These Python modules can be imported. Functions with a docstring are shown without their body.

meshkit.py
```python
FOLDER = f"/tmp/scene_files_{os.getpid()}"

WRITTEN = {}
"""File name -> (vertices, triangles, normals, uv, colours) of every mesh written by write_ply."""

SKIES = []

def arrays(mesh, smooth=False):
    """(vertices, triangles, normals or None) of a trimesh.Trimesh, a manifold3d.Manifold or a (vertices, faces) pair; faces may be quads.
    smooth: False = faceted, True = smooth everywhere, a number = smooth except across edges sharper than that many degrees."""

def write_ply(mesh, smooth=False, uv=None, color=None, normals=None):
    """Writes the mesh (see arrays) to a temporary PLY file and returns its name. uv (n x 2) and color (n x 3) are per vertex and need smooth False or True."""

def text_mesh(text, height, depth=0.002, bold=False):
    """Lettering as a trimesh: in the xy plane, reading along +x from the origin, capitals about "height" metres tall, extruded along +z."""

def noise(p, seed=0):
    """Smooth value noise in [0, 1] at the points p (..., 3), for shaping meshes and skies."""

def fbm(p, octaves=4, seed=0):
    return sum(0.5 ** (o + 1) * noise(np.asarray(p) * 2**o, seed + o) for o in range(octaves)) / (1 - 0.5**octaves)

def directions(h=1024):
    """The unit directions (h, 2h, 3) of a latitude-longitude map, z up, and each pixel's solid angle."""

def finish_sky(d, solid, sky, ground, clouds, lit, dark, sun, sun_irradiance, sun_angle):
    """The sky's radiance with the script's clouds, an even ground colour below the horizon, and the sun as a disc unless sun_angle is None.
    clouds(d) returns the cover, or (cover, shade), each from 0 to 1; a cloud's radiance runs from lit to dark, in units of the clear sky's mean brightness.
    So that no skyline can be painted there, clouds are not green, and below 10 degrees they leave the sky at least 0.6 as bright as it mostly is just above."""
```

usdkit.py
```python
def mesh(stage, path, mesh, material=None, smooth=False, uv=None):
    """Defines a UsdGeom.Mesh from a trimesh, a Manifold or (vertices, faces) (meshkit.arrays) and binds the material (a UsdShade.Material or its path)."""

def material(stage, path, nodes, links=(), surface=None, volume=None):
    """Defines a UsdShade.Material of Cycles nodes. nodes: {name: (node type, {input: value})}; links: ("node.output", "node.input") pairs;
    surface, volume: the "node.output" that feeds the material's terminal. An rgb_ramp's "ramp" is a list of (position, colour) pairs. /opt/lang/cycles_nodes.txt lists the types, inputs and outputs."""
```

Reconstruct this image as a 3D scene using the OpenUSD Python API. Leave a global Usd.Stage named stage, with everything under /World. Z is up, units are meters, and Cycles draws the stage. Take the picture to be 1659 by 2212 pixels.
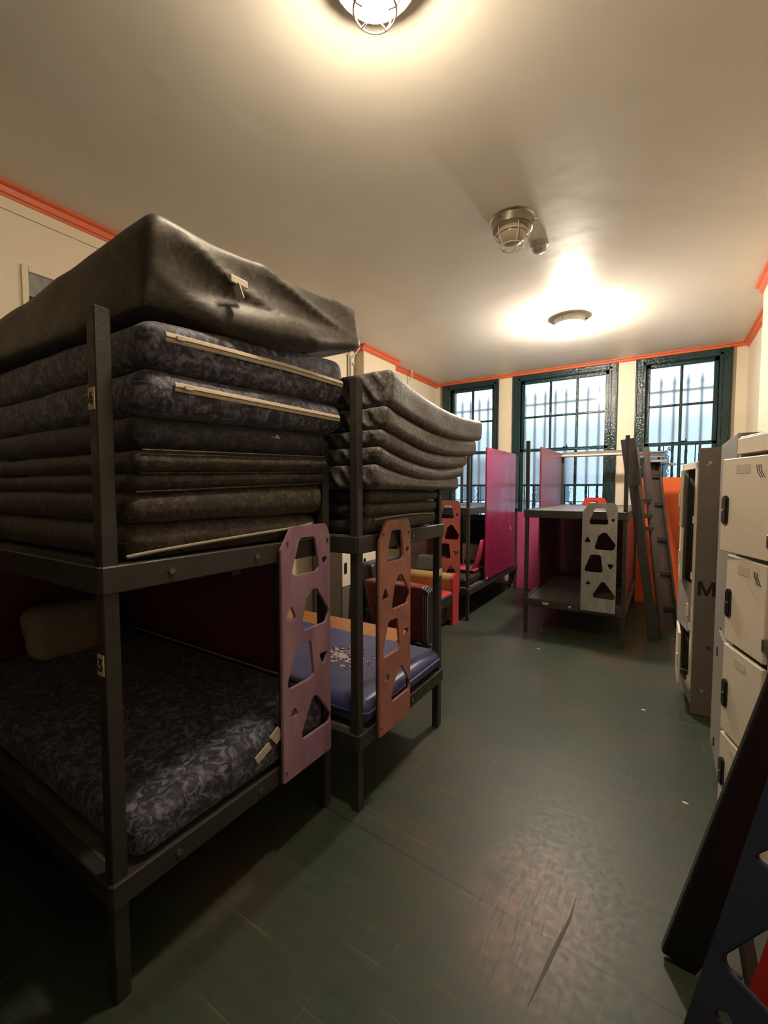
import math, numpy as np, trimesh, usdkit, meshkit
from pxr import Usd, UsdGeom, UsdLux, Gf
from shapely.geometry import Polygon, box as sbox
from shapely import affinity

stage = Usd.Stage.CreateInMemory()
UsdGeom.SetStageUpAxis(stage, 'Z'); UsdGeom.SetStageMetersPerUnit(stage, 1.0)
UsdGeom.Xform.Define(stage, '/World'); UsdGeom.Scope.Define(stage, '/World/Looks')
# ------------------------------------------------------------ camera, sky, exposure
F_PX, YAW, PITCH, CAM_H = 945.0, 0.565, 0.0529, 1.52
cam = UsdGeom.Camera.Define(stage, '/World/camera')
cam.CreateHorizontalApertureAttr(36.0)
cam.CreateFocalLengthAttr(F_PX / 1659 * 36.0)
cam.CreateClippingRangeAttr(Gf.Vec2f(0.02, 500.0))
cam.CreateExposureAttr(0.0)
xf = UsdGeom.Xformable(cam)
xf.AddTranslateOp().Set(Gf.Vec3d(0, 0, CAM_H))
xf.AddRotateZOp().Set(math.degrees(YAW))
xf.AddRotateXOp().Set(90 - math.degrees(PITCH))
dome = UsdLux.DomeLight.Define(stage, '/World/sky')          # overcast daylight
dome.CreateColorAttr(Gf.Vec3f(0.64, 0.85, 1.0)); dome.CreateIntensityAttr(0.76)
LAMP_NEAR, LAMP_FAR = 340.0, 850.0                          # emission of the two burning lamp globes
LAMP_COL_NEAR, LAMP_COL_FAR = (1.0, 0.80, 0.56), (1.0, 0.86, 0.70)

rng = np.random.RandomState(7)
# ------------------------------------------------------------ materials
MATS = {}
def pm(name, c, c2=None, scale=6.0, rough=0.5, metallic=0.0, bump=0.0, bscale=60.0, detail=4.0, lo=0.35, hi=0.65,
       stretch=(1, 1, 1), distortion=0.0, spec=0.5, sheen=0.0, rough2=None, rvar=0.0, bdist=0.01):
    if name in MATS: return MATS[name]
    n = {'g': ('geometry', {}), 'm': ('mapping', {'scale': stretch}), 'p': ('principled_bsdf', {'roughness': rough, 'metallic': metallic, 'specular_ior_level': spec, 'base_color': c})}
    l = [('g.position', 'm.vector')]
    if c2 is not None:
        n['n'] = ('noise_texture', {'scale': scale, 'detail': detail, 'distortion': distortion, 'roughness': 0.6})
        n['r'] = ('rgb_ramp', {'ramp': [(lo, c), (hi, c2)]})
        l += [('m.vector', 'n.vector'), ('n.fac', 'r.fac'), ('r.color', 'p.base_color')]
    if rough2 is not None:
        n['nr'] = ('noise_texture', {'scale': scale * 1.7, 'detail': 5.0})
        n['mr'] = ('map_range', {'from_min': 0.35, 'from_max': 0.65, 'to_min': rough, 'to_max': rough2, 'clamp': True})
        l += [('m.vector', 'nr.vector'), ('nr.fac', 'mr.value'), ('mr.result', 'p.roughness')]
    if bump:
        n['nb'] = ('noise_texture', {'scale': bscale, 'detail': 3.0})
        n['b'] = ('bump', {'strength': bump, 'distance': bdist})
        l += [('m.vector', 'nb.vector'), ('nb.fac', 'b.height'), ('b.normal', 'p.normal')]
    if sheen: n['p'][1]['sheen_weight'] = sheen
    MATS[name] = usdkit.material(stage, '/World/Looks/' + name, n, l, surface='p.BSDF')
    return MATS[name]

cream = pm('cream_wall', (.68, .60, .455), (.65, .57, .43), 2.5, .5, bump=.12, bscale=30)
ceil_m = pm('ceiling_paint', (.82, .795, .735), (.78, .755, .695), 1.3, .46, spec=.35, bump=.25, bscale=2.6, bdist=.02)
orange = pm('orange_gloss', (.66, .135, .05), (.58, .11, .045), 5, .4, bump=.1, bscale=25)
green = pm('dark_green_gloss', (.006, .026, .029), (.008, .032, .035), 6, .10, bump=.8, bscale=42, bdist=.010)
steel = pm('dark_bed_steel', (.028, .027, .025), (.038, .036, .033), 9, .42, bump=.15, bscale=120, rough2=.6)
deck_m = pm('grey_deck_board', (.085, .078, .072), (.12, .11, .10), 7, .38, rough2=.55, bump=.1, bscale=90)
bolt_m = pm('bolt_steel', (.20, .19, .18), rough=.35, metallic=.8)
navy = pm('navy_mottled_cover', (.016, .018, .040), (.24, .25, .37), 30, .66, detail=8, lo=.46, hi=.72, distortion=1.1, bump=.2, bscale=160, sheen=.15)
navyd = pm('dark_navy_cover', (.008, .009, .020), (.075, .075, .10), 28, .66, detail=7, lo=.47, hi=.72, distortion=1.8, bump=.2, bscale=160, sheen=.1)
brown = pm('brown_black_cover', (.018, .015, .012), (.115, .092, .070), 28, .62, detail=7, lo=.46, hi=.74, distortion=1.6, bump=.2, bscale=160, sheen=.1)
brown2 = pm('brown_grey_cover', (.060, .055, .056), (.23, .212, .212), 32, .52, detail=7, lo=.44, hi=.74, distortion=1.4, bump=.2, bscale=160, sheen=.12)
cover_m = pm('black_brown_cover', (.026, .022, .018), (.085, .074, .060), 26, .5, detail=7, lo=.46, hi=.74, distortion=1.4, bump=.08, bscale=260, sheen=.1)
cream_tape = pm('cream_tape', (.62, .55, .44), (.55, .48, .38), 40, .7)
piping_m = pm('grey_piping', (.30, .26, .21), rough=.6)
black_pl = pm('black_plastic', (.010, .010, .011), rough=.3)
shade_black = pm('locker_shade_black', (.012, .011, .010), rough=.8)  # black standing for shade inside a locker and in a door gap
plum = pm('plum_ladder_paint', (.28, .15, .25), (.40, .25, .34), 10, .33, stretch=(1, 1, .35), detail=6, bump=.12, bscale=40, rough2=.5)
redbr = pm('red_brown_ladder_paint', (.47, .18, .145), (.31, .14, .115), 8, .36, detail=6, bump=.12, bscale=45, rough2=.55)
salmon = pm('salmon_ladder_paint', (.52, .13, .105), (.44, .15, .115), 9, .4, detail=6)
redp = pm('red_ladder_paint', (.55, .035, .025), (.48, .03, .022), 7, .35)
bluep = pm('slate_blue_ladder_paint', (.035, .045, .085), (.028, .034, .06), 7, .3, bump=.08, bscale=40)
alu = pm('scuffed_aluminium', (.46, .46, .45), (.66, .66, .65), 4, .22, metallic=.55, distortion=3.5, stretch=(1.4, 1.4, .5), detail=3, lo=.45, hi=.75)
edge_m = pm('ladder_edge', (.30, .20, .16), rough=.5)
pinkp = pm('crimson_panel', (.27, .018, .070), (.25, .016, .064), 3, .22, rough2=.30, spec=.9, bump=.04, bscale=20)
maroon = pm('maroon_panel', (.13, .026, .036), (.11, .022, .032), 3, .35)
purple = pm('purple_panel', (.26, .13, .22), (.23, .115, .195), 3, .4)
magenta = pm('magenta_board', (.42, .062, .17), (.38, .055, .15), 3, .5)
orb = pm('orange_board', (.66, .11, .022), (.60, .095, .02), 3, .45)
lock_c = pm('cream_locker_paint', (.78, .72, .61), (.74, .68, .57), 3, .42, bump=.08, bscale=70)
lock_l = pm('pale_grey_locker_paint', (.34, .32, .30), (.31, .295, .275), 3, .36, bump=.08, bscale=70)
lock_d = pm('dark_grey_locker_paint', (.175, .152, .132), (.16, .138, .12), 4, .42, bump=.08, bscale=70)
chip = pm('bare_chip', (.62, .42, .28), (.5, .3, .18), 40, .7)
paper = pm('white_label_paper', (.62, .58, .50), (.54, .50, .43), 30, .75)
ink = pm('black_ink', (.012, .012, .012), rough=.6)
lab_l = pm('cream_label', (.60, .53, .40), rough=.6)
blue_v = pm('blue_vinyl', (.060, .068, .20), (.050, .056, .17), 4, .40, bump=.1, bscale=9, bdist=.01)
flake = pm('bare_backing', (.62, .55, .48), (.5, .44, .38), 30, .8)
wood = pm('orange_wood', (.46, .19, .062), (.36, .135, .042), 3.5, .4, stretch=(6, 30, 6), detail=5)
maroonv = pm('maroon_vinyl', (.19, .036, .032), (.15, .030, .027), 6, .34, bump=.06, bscale=60)
redv = pm('red_vinyl', (.52, .055, .06), (.47, .048, .052), 6, .36)
yellowv = pm('mustard_vinyl', (.40, .265, .075), (.30, .195, .06), 7, .38, detail=6)
darkv = pm('black_vinyl', (.022, .020, .018), (.032, .029, .026), 8, .42)
plank = pm('brown_steel_plank', (.022, .014, .012), (.036, .021, .018), 6, .35, rough2=.55, detail=5)
pinkpl = pm('pink_plastic', (.58, .06, .12), rough=.35)
chrome = pm('chrome_tube', (.7, .68, .65), rough=.2, metallic=1.0)
nickel = pm('brushed_nickel', (.45, .40, .34), rough=.3, metallic=1.0)
cage_m = pm('cream_cage_wire', (.62, .54, .42), rough=.4)
opal = pm('opal_glass_off', (.42, .37, .30), (.38, .335, .27), 5, .2)
white_pl = pm('white_plastic', (.55, .53, .48), rough=.4)
pillow_m = pm('beige_pillow_cloth', (.34, .28, .23), (.29, .24, .20), 12, .8, bump=.25, bscale=90)
conduit_m = pm('brown_conduit', (.20, .16, .12), rough=.5)
greyw = pm('grey_vinyl', (.16, .155, .15), (.22, .215, .21), 8, .4, detail=6, distortion=1)
rail_m = pm('grey_rail', (.24, .225, .21), (.20, .185, .17), 6, .35, metallic=.4)
iron = pm('black_iron', (.020, .026, .045), rough=.5)
outw = pm('pale_render', (.78, .82, .86), (.70, .75, .80), 1.2, .8)
pave = pm('outside_paving', (.40, .41, .42), (.33, .34, .35), 2, .8)
outg = pm('outside_window_glass', (.10, .14, .18), rough=.1)

def emit(name, col, s):
    return usdkit.material(stage, '/World/Looks/' + name, {'e': ('emission', {'color': col, 'strength': s})}, [], surface='e.emission')
lamp_glow = [emit('lamp_globe_glow_near', LAMP_COL_NEAR, LAMP_NEAR), None, emit('lamp_globe_glow_far', LAMP_COL_FAR, LAMP_FAR)]

# frosted glass: blurred view plus diffuse glow; lower panes wavy and clearer
frost = usdkit.material(stage, '/World/Looks/frosted_glass', {
    'r': ('refraction_bsdf', {'color': (.97, .985, 1.0), 'roughness': .30, 'IOR': 1.12}),
    't': ('translucent_bsdf', {'color': (.92, .95, .98)}) if False else ('diffuse_bsdf', {'color': (.75, .8, .85)}),
    'mx': ('mix_closure', {'fac': .10}), 'gl': ('glossy_bsdf', {'roughness': .12}), 'f': ('fresnel', {'IOR': 1.4}), 'm2': ('mix_closure', {})},
    [('r.BSDF', 'mx.closure1'), ('t.BSDF', 'mx.closure2'), ('f.fac', 'm2.fac'), ('mx.closure', 'm2.closure1'), ('gl.BSDF', 'm2.closure2')], surface='m2.closure')
wavy = usdkit.material(stage, '/World/Looks/wavy_glass', {
    'g': ('geometry', {}), 'n': ('noise_texture', {'scale': 26.0, 'detail': 1.0}), 'b': ('bump', {'strength': .5, 'distance': .006}),
    'r': ('refraction_bsdf', {'color': (.95, .98, 1.0), 'roughness': .05, 'IOR': 1.3}), 'gl': ('glossy_bsdf', {'roughness': .05}), 'f': ('fresnel', {'IOR': 1.45}), 'm2': ('mix_closure', {})},
    [('g.position', 'n.vector'), ('n.fac', 'b.height'), ('b.normal', 'r.normal'), ('b.normal', 'gl.normal'), ('f.fac', 'm2.fac'), ('r.BSDF', 'm2.closure1'), ('gl.BSDF', 'm2.closure2')], surface='m2.closure')

# worn green linoleum
def floor_material():
    n = {'g': ('geometry', {}), 's': ('separate_xyz', {}),
         'n1': ('noise_texture', {'scale': 1.6, 'detail': 6.0, 'roughness': .62}), 'r1': ('rgb_ramp', {'ramp': [(.36, (.028, .046, .031)), (.50, (.038, .050, .035)), (.66, (.058, .050, .037))]}),
         'm2': ('mapping', {'scale': (1.6, 12, 1)}), 'n2': ('noise_texture', {'scale': 2.2, 'detail': 6.0}), 'r2': ('rgb_ramp', {'ramp': [(.36, (.90, .90, .90)), (.66, (1.08, 1.08, 1.08))]}),
         'mul': ('mix', {'mix_type': 'multiply', 'fac': .8}),
         # long light scratches
         'm3': ('mapping', {'scale': (1.1, 44, 1), 'rotation': (0, 0, .18)}), 'n3': ('noise_texture', {'scale': 1.5, 'detail': 4.0}), 'r3': ('rgb_ramp', {'ramp': [(.63, (0, 0, 0)), (.76, (.36, .36, .36))]}),
         'm4': ('mapping', {'scale': (60, 1.5, 1), 'rotation': (0, 0, -.5)}), 'n4': ('noise_texture', {'scale': 1.4, 'detail': 4.0}), 'r4': ('rgb_ramp', {'ramp': [(.65, (0, 0, 0)), (.75, (.35, .35, .35))]}),
         'sc': ('mix', {'mix_type': 'add', 'fac': 1.0, 'use_clamp': True}), 'mixs': ('mix', {'color2': (.20, .17, .115)}),
         # worn patch with brown ground and dark scratches
         'pm': ('mapping', {'location': (.36, -1.56, 0)}), 'ps': ('mapping', {'scale': (3.4, 2.2, 1)}), 'pl': ('gradient_texture', {'gradient_type': 'spherical'}),
         'nw': ('noise_texture', {'scale': 9.0, 'detail': 6.0}), 'pa': ('math', {'math_type': 'multiply'}), 'pr': ('rgb_ramp', {'ramp': [(.06, (0, 0, 0)), (.34, (1, 1, 1))]}),
         'mixp': ('mix', {'color2': (.135, .082, .056)}),
         'm5': ('mapping', {'scale': (75, 6, 1), 'rotation': (0, 0, .12)}), 'n5': ('noise_texture', {'scale': 1.3, 'detail': 3.0, 'distortion': .4}), 'r5': ('rgb_ramp', {'ramp': [(.50, (0, 0, 0)), (.60, (1, 1, 1))]}),
         'sp': ('mix', {'mix_type': 'multiply', 'fac': 1.0}), 'mixd': ('mix', {'color2': (.030, .026, .020)}),
         # tar-like stain beside it
         'qm': ('mapping', {'location': (.50, -1.63, 0)}), 'qs': ('mapping', {'scale': (5.0, 5.5, 1)}), 'ql': ('gradient_texture', {'gradient_type': 'spherical'}),
         'nq': ('noise_texture', {'scale': 16.0, 'detail': 8.0, 'roughness': .7}), 'qa': ('math', {'math_type': 'multiply'}), 'qr': ('rgb_ramp', {'ramp': [(.36, (0, 0, 0)), (.40, (.8, .8, .8))]}),
         'mixq': ('mix', {'color2': (.034, .030, .018)}),
         'sx': ('math', {'math_type': 'multiply', 'value2': .071}), 'sy': ('math', {'math_type': 'add'}), 'sd': ('math', {'math_type': 'subtract', 'value2': 1.461}), 'sa': ('math', {'math_type': 'absolute'}), 'sl': ('math', {'math_type': 'less_than', 'value2': .0045}), 'sf': ('math', {'math_type': 'multiply', 'value2': .6}), 'mixl': ('mix', {'color2': (.016, .015, .011)}),
         'p': ('principled_bsdf', {'roughness': .4, 'specular_ior_level': .36}), 'bn': ('noise_texture', {'scale': 38.0, 'detail': 6.0}), 'b': ('bump', {'strength': .05, 'distance': .002}),
         'mr': ('map_range', {'from_min': .35, 'from_max': .65, 'to_min': .40, 'to_max': .47, 'clamp': True})}
    l = [('g.position', 'n1.vector'), ('n1.fac', 'r1.fac'), ('g.position', 'm2.vector'), ('m2.vector', 'n2.vector'), ('n2.fac', 'r2.fac'), ('r1.color', 'mul.color1'), ('r2.color', 'mul.color2'),
         ('g.position', 'm3.vector'), ('m3.vector', 'n3.vector'), ('n3.fac', 'r3.fac'), ('g.position', 'm4.vector'), ('m4.vector', 'n4.vector'), ('n4.fac', 'r4.fac'),
         ('r3.color', 'sc.color1'), ('r4.color', 'sc.color2'), ('mul.color', 'mixs.color1'), ('sc.color', 'mixs.fac'),
         ('g.position', 'pm.vector'), ('pm.vector', 'ps.vector'), ('ps.vector', 'pl.vector'), ('g.position', 'nw.vector'), ('pl.fac', 'pa.value1'), ('nw.fac', 'pa.value2'), ('pa.value', 'pr.fac'), ('mixs.color', 'mixp.color1'), ('pr.color', 'mixp.fac'),
         ('g.position', 'm5.vector'), ('m5.vector', 'n5.vector'), ('n5.fac', 'r5.fac'), ('r5.color', 'sp.color1'), ('pr.color', 'sp.color2'), ('mixp.color', 'mixd.color1'), ('sp.color', 'mixd.fac'),
         ('g.position', 'qm.vector'), ('qm.vector', 'qs.vector'), ('qs.vector', 'ql.vector'), ('g.position', 'nq.vector'), ('ql.fac', 'qa.value1'), ('nq.fac', 'qa.value2'), ('qa.value', 'qr.fac'), ('mixd.color', 'mixq.color1'), ('qr.color', 'mixq.fac'),
         ('s.x', 'sx.value1'), ('sx.value', 'sy.value1'), ('s.y', 'sy.value2'), ('sy.value', 'sd.value1'), ('sd.value', 'sa.value1'), ('sa.value', 'sl.value1'), ('sl.value', 'sf.value1'), ('mixq.color', 'mixl.color1'), ('sf.value', 'mixl.fac'), ('g.position', 's.vector'), ('mixl.color', 'p.base_color'), ('bn.fac', 'mr.value'), ('mr.result', 'p.roughness'), ('g.position', 'bn.vector'), ('bn.fac', 'b.height'), ('b.normal', 'p.normal')]
    return usdkit.material(stage, '/World/Looks/worn_green_lino', n, l, surface='p.BSDF')
lino = floor_material()

# ------------------------------------------------------------ scene tree helpers
USED = {}
ORIGIN = {}
def numbered(parent, name):
    k = (parent, name); i = USED.get(k, -1) + 1; USED[k] = i
    return name if i == 0 else f'{name}_{i:03d}'
def keys(prim, **kw):
    for k, v in kw.items():
        if v: prim.SetCustomDataByKey(k, v)
def thing(name, label, cat, loc, group=None, kind=None):
    path = '/World/' + numbered('/World', name)
    x = UsdGeom.Xform.Define(stage, path); x.AddTranslateOp().Set(Gf.Vec3d(*map(float, loc)))
    ORIGIN[path] = np.array(loc, float)
    keys(x.GetPrim(), label=label, category=cat, group=group, kind=kind)
    return path
def obj(name, mesh, mat, parent=None, smooth=30, **kw):
    """one Mesh prim, given in world coordinates; under a thing its coordinates become the thing's own"""
    if isinstance(mesh, list): mesh = trimesh.util.concatenate(mesh)
    base = parent or '/World'
    path = base + '/' + numbered(base, name)
    off = ORIGIN.get(parent, np.zeros(3)) if parent else np.zeros(3)
    if parent: ORIGIN[path] = off
    m = mesh.copy()
    if parent is None:                                        # a one-mesh thing: origin at its base
        b = m.bounds; loc = np.array([(b[0][0] + b[1][0]) / 2, (b[0][1] + b[1][1]) / 2, b[0][2]]); m.apply_translation(-loc); ORIGIN[path] = loc
        p = usdkit.mesh(stage, path, m, mat, smooth=smooth); UsdGeom.Xformable(p).AddTranslateOp().Set(Gf.Vec3d(*map(float, loc)))
    elif len(path.split('/')) > 4:                            # a sub-part sits under a Mesh that carries no offset of its own
        m.apply_translation(-off); p = usdkit.mesh(stage, path, m, mat, smooth=smooth)
    else:
        m.apply_translation(-off); p = usdkit.mesh(stage, path, m, mat, smooth=smooth)
    keys(p.GetPrim(), **kw)
    return path
def struct(name, mesh, mat, label, cat, smooth=30):
    return obj(name, mesh, mat, None, smooth, label=label, category=cat, kind='structure')

# ------------------------------------------------------------ shape helpers
def bx(x0, x1, y0, y1, z0, z1, b=0.0):
    x0, x1 = sorted((x0, x1)); y0, y1 = sorted((y0, y1)); z0, z1 = sorted((z0, z1))
    if b <= 0:
        m = trimesh.creation.box([x1 - x0, y1 - y0, z1 - z0]); m.apply_translation([(x0 + x1) / 2, (y0 + y1) / 2, (z0 + z1) / 2]); return m
    b = min(b, (x1 - x0) * .45, (y1 - y0) * .45, (z1 - z0) * .45)
    P = []
    for sx in (0, 1):
        for sy in (0, 1):
            for sz in (0, 1):
                c = np.array([x1 if sx else x0, y1 if sy else y0, z1 if sz else z0]); d = np.array([-b if sx else b, -b if sy else b, -b if sz else b])
                for k in range(3):
                    q = c + d; q[k] = c[k]; P.append(q)
    return trimesh.convex.convex_hull(np.array(P))
def frame_of(a, b):
    a, b = np.asarray(a, float), np.asarray(b, float); d = b - a; L = np.linalg.norm(d); d /= L
    up = np.array([0, 0, 1.]) if abs(d[2]) < .95 else np.array([1., 0, 0])
    s = np.cross(d, up); s /= np.linalg.norm(s); t = np.cross(s, d)
    return a, d, s, t, L
def bar(a, b, w, h, bev=0.0):
    """box beam from a to b, w wide sideways, h along the other axis"""
    a, d, s, t, L = frame_of(a, b)
    m = bx(-w / 2, w / 2, 0, L, -h / 2, h / 2, bev)
    T = np.eye(4); T[:3, 0], T[:3, 1], T[:3, 2], T[:3, 3] = s, d, t, a
    m.apply_transform(T); return m
def tube(pts, r, n=8, flat=None, close=False):
    """swept round tube; flat=(rw, rn, normal) sweeps an ellipse whose thin axis is the normal"""
    P = np.asarray(pts, float); N = len(P)
    T = np.gradient(P, axis=0) if not close else np.roll(P, -1, 0) - np.roll(P, 1, 0)
    T /= np.linalg.norm(T, axis=1, keepdims=True)
    V = []
    ref = np.array([0, 0, 1.]) if abs(T[0][2]) < .9 else np.array([1., 0, 0])
    if flat is not None: ref = np.asarray(flat[2], float)
    for i in range(N):
        s = np.cross(T[i], ref); s /= np.linalg.norm(s); u = np.cross(s, T[i])
        if flat is None: ref = u
        for k in range(n):
            a = 2 * math.pi * k / n + (math.pi / n if flat is not None else 0)
            ca, sa = math.cos(a), math.sin(a)
            V.append(P[i] + (s * ca * r + u * sa * r if flat is None else s * ca * flat[0] + u * sa * flat[1]))
    Fc = []
    for i in range(N if close else N - 1):
        j = (i + 1) % N
        for k in range(n):
            q = (k + 1) % n
            Fc += [[i * n + k, i * n + q, j * n + q], [i * n + k, j * n + q, j * n + k]]
    if not close:
        for k in range(1, n - 1): Fc += [[0, k + 1, k], [(N - 1) * n, (N - 1) * n + k, (N - 1) * n + k + 1]]
    m = trimesh.Trimesh(np.array(V), np.array(Fc), process=False)
    m.fix_normals(); return m
def lathe(prof, c, n=28):
    m = trimesh.creation.revolve(np.array(prof, float), sections=n); m.apply_translation(c); m.fix_normals(); return m
def rod(a, b, r, n=10):
    return tube([a, b], r, n)
def extr(poly, th):
    return trimesh.creation.extrude_polygon(poly, th, engine='earcut')
def place(m, o, ex, ey, ez):
    T = np.eye(4); T[:3, 0], T[:3, 1], T[:3, 2], T[:3, 3] = ex, ey, ez, o
    m = m.copy(); m.apply_transform(T)
    if np.linalg.det(T[:3, :3]) < 0: m.invert()
    return m

def axis_grid(h, r, n):
    a = [-h, -h + .29 * r, -h + .62 * r]
    return np.array(a + list(np.linspace(-h + r, h - r, n)) + [-q for q in a[::-1]])
def cushion(c, r=.05, n=(50, 30, 5), fn=None, puff=0.0):
    """soft block between eight corners c[i, j, k]; rounded edges, displaced along its normals by fn(points, normals, uvw)"""
    c = np.asarray(c, float)
    size = [np.mean(np.linalg.norm(c[1] - c[0], axis=-1)), np.mean(np.linalg.norm(c[:, 1] - c[:, 0], axis=-1)), np.mean(np.linalg.norm(c[:, :, 1] - c[:, :, 0], axis=-1))]
    half = np.array(size) / 2; r = min(r, half.min() * .98)
    G = [axis_grid(half[a], r, n[a]) for a in range(3)]
    V, Fc, o = [], [], 0
    for a in range(3):
        u, v = (a + 1) % 3, (a + 2) % 3
        A, B = np.meshgrid(G[u], G[v], indexing='ij'); nu, nv = A.shape
        for s in (-1, 1):
            p = np.zeros((nu * nv, 3)); p[:, u] = A.ravel(); p[:, v] = B.ravel(); p[:, a] = s * half[a]
            idx = np.arange(nu * nv).reshape(nu, nv)
            q = np.stack([idx[:-1, :-1], idx[1:, :-1], idx[1:, 1:], idx[:-1, 1:]], -1).reshape(-1, 4)
            if s < 0: q = q[:, ::-1]
            V.append(p); Fc.append(np.vstack([q[:, [0, 1, 2]], q[:, [0, 2, 3]]]) + o); o += nu * nv
    p = np.vstack(V); inner = np.clip(p, -(half - r), half - r); d = p - inner
    L = np.linalg.norm(d, axis=1, keepdims=True); p = inner + d / np.maximum(L, 1e-9) * r
    m = trimesh.Trimesh(p, np.vstack(Fc), process=False); m.merge_vertices(digits_vertex=6)
    w = m.vertices / half
    if puff:
        e = (1 - np.abs(w) ** 4).clip(0)
        k = 1 + puff * e[:, [0]] * e[:, [1]] * np.array([[0, 0, 1]]) + puff * .5 * e[:, [2]] * np.array([[.25, .25, 0]])
        w = w * k
    t = (w + 1) / 2
    i, j, k = t[:, 0:1], t[:, 1:2], t[:, 2:3]
    X = sum(c[a, b, g] * (i if a else 1 - i) * (j if b else 1 - j) * (k if g else 1 - k) for a in (0, 1) for b in (0, 1) for g in (0, 1))
    m = trimesh.Trimesh(X, m.faces, process=False)
    m.fix_normals()
    if fn is not None:
        N = np.array(m.vertex_normals); m = trimesh.Trimesh(X + N * fn(X, N, t)[:, None], m.faces, process=False)
    return m
def hexa(x0, x1, y0, y1, z0, z1, **kw):
    """corners of a block; any of z0, z1 may be a dict {(i, j): z}, x/y numbers"""
    c = np.zeros((2, 2, 2, 3))
    for i in (0, 1):
        for j in (0, 1):
            for k in (0, 1):
                z = (z1 if k else z0); z = z[(i, j)] if isinstance(z, dict) else z
                c[i, j, k] = [x1 if i else x0, y1 if j else y0, z]
    return c
def tri(c, i, j, k):
    return sum(c[a, b, g] * (i if a else 1 - i) * (j if b else 1 - j) * (k if g else 1 - k) for a in (0, 1) for b in (0, 1) for g in (0, 1))
def lumps(amp, scale, seed, extra=None):
    def fn(X, N, t):
        d = amp * (meshkit.fbm(X * scale + 50, 3, seed) - .5) * 2
        return d + (extra(X, N, t) if extra else 0)
    return fn

# ------------------------------------------------------------ room shell
XL, XR, YB, YF, H = -3.30, 0.84, 6.90, -2.80, 3.30
T = .25
FLOOR = struct('floor', bx(XL - T, XR + T, YF - T, YB + T, -.10, 0), lino, 'worn dark green linoleum floor of the dormitory room', 'floor')
def scuff(pts, w):
    P = np.array(pts); d = np.gradient(P, axis=0); d /= np.linalg.norm(d, axis=1, keepdims=True); n = np.stack([-d[:, 1], d[:, 0]], 1)
    ww = w * np.sin(np.linspace(.12, math.pi - .12, len(P)))[:, None]
    m = extr(Polygon(np.vstack([P + n * ww, (P - n * ww)[::-1]])), .0006); m.apply_translation([0, 0, .0002]); return m
obj('scuff_mark', scuff([(-.226, 1.690), (-.231, 1.595), (-.245, 1.518), (-.257, 1.448), (-.267, 1.385), (-.276, 1.332), (-.290, 1.245)], .0065), pm('rubber_scuff', (.036, .032, .024), rough=.6), FLOOR, label='dark curved scuff mark')
struct('ceiling', bx(XL - T, XR + T, YF - T, YB + T, H, H + .12), ceil_m, 'plain grey-beige painted ceiling carrying the round lamps', 'ceiling')
def wall_poly(axis, lo, hi, z0, z1, holes, pos, th):
    P = sbox(lo, z0, hi, z1)
    for h in holes: P = P.difference(sbox(*h))
    m = extr(P, th)
    if axis == 'x': return place(m, (pos, 0, 0), (0, 1, 0), (0, 0, 1), (1, 0, 0))     # polygon x -> world y, thickness along +x
    return place(m, (0, pos, 0), (1, 0, 0), (0, 0, 1), (0, 1, 0))
NICHE = (1.15, 2.30, 2.05, 2.84)
pier_l = bx(XL - .01, -3.17, 4.53, 5.30, 0, H)
struct('wall_left', [wall_poly('x', YF - T, YB + T, 0, H, [NICHE], XL - T, T), pier_l], cream, 'cream painted long wall behind the beds with a projecting pier', 'wall', smooth=False)
pier_r = bx(.70, XR + .01, 3.0, 5.05, 0, H)
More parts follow.
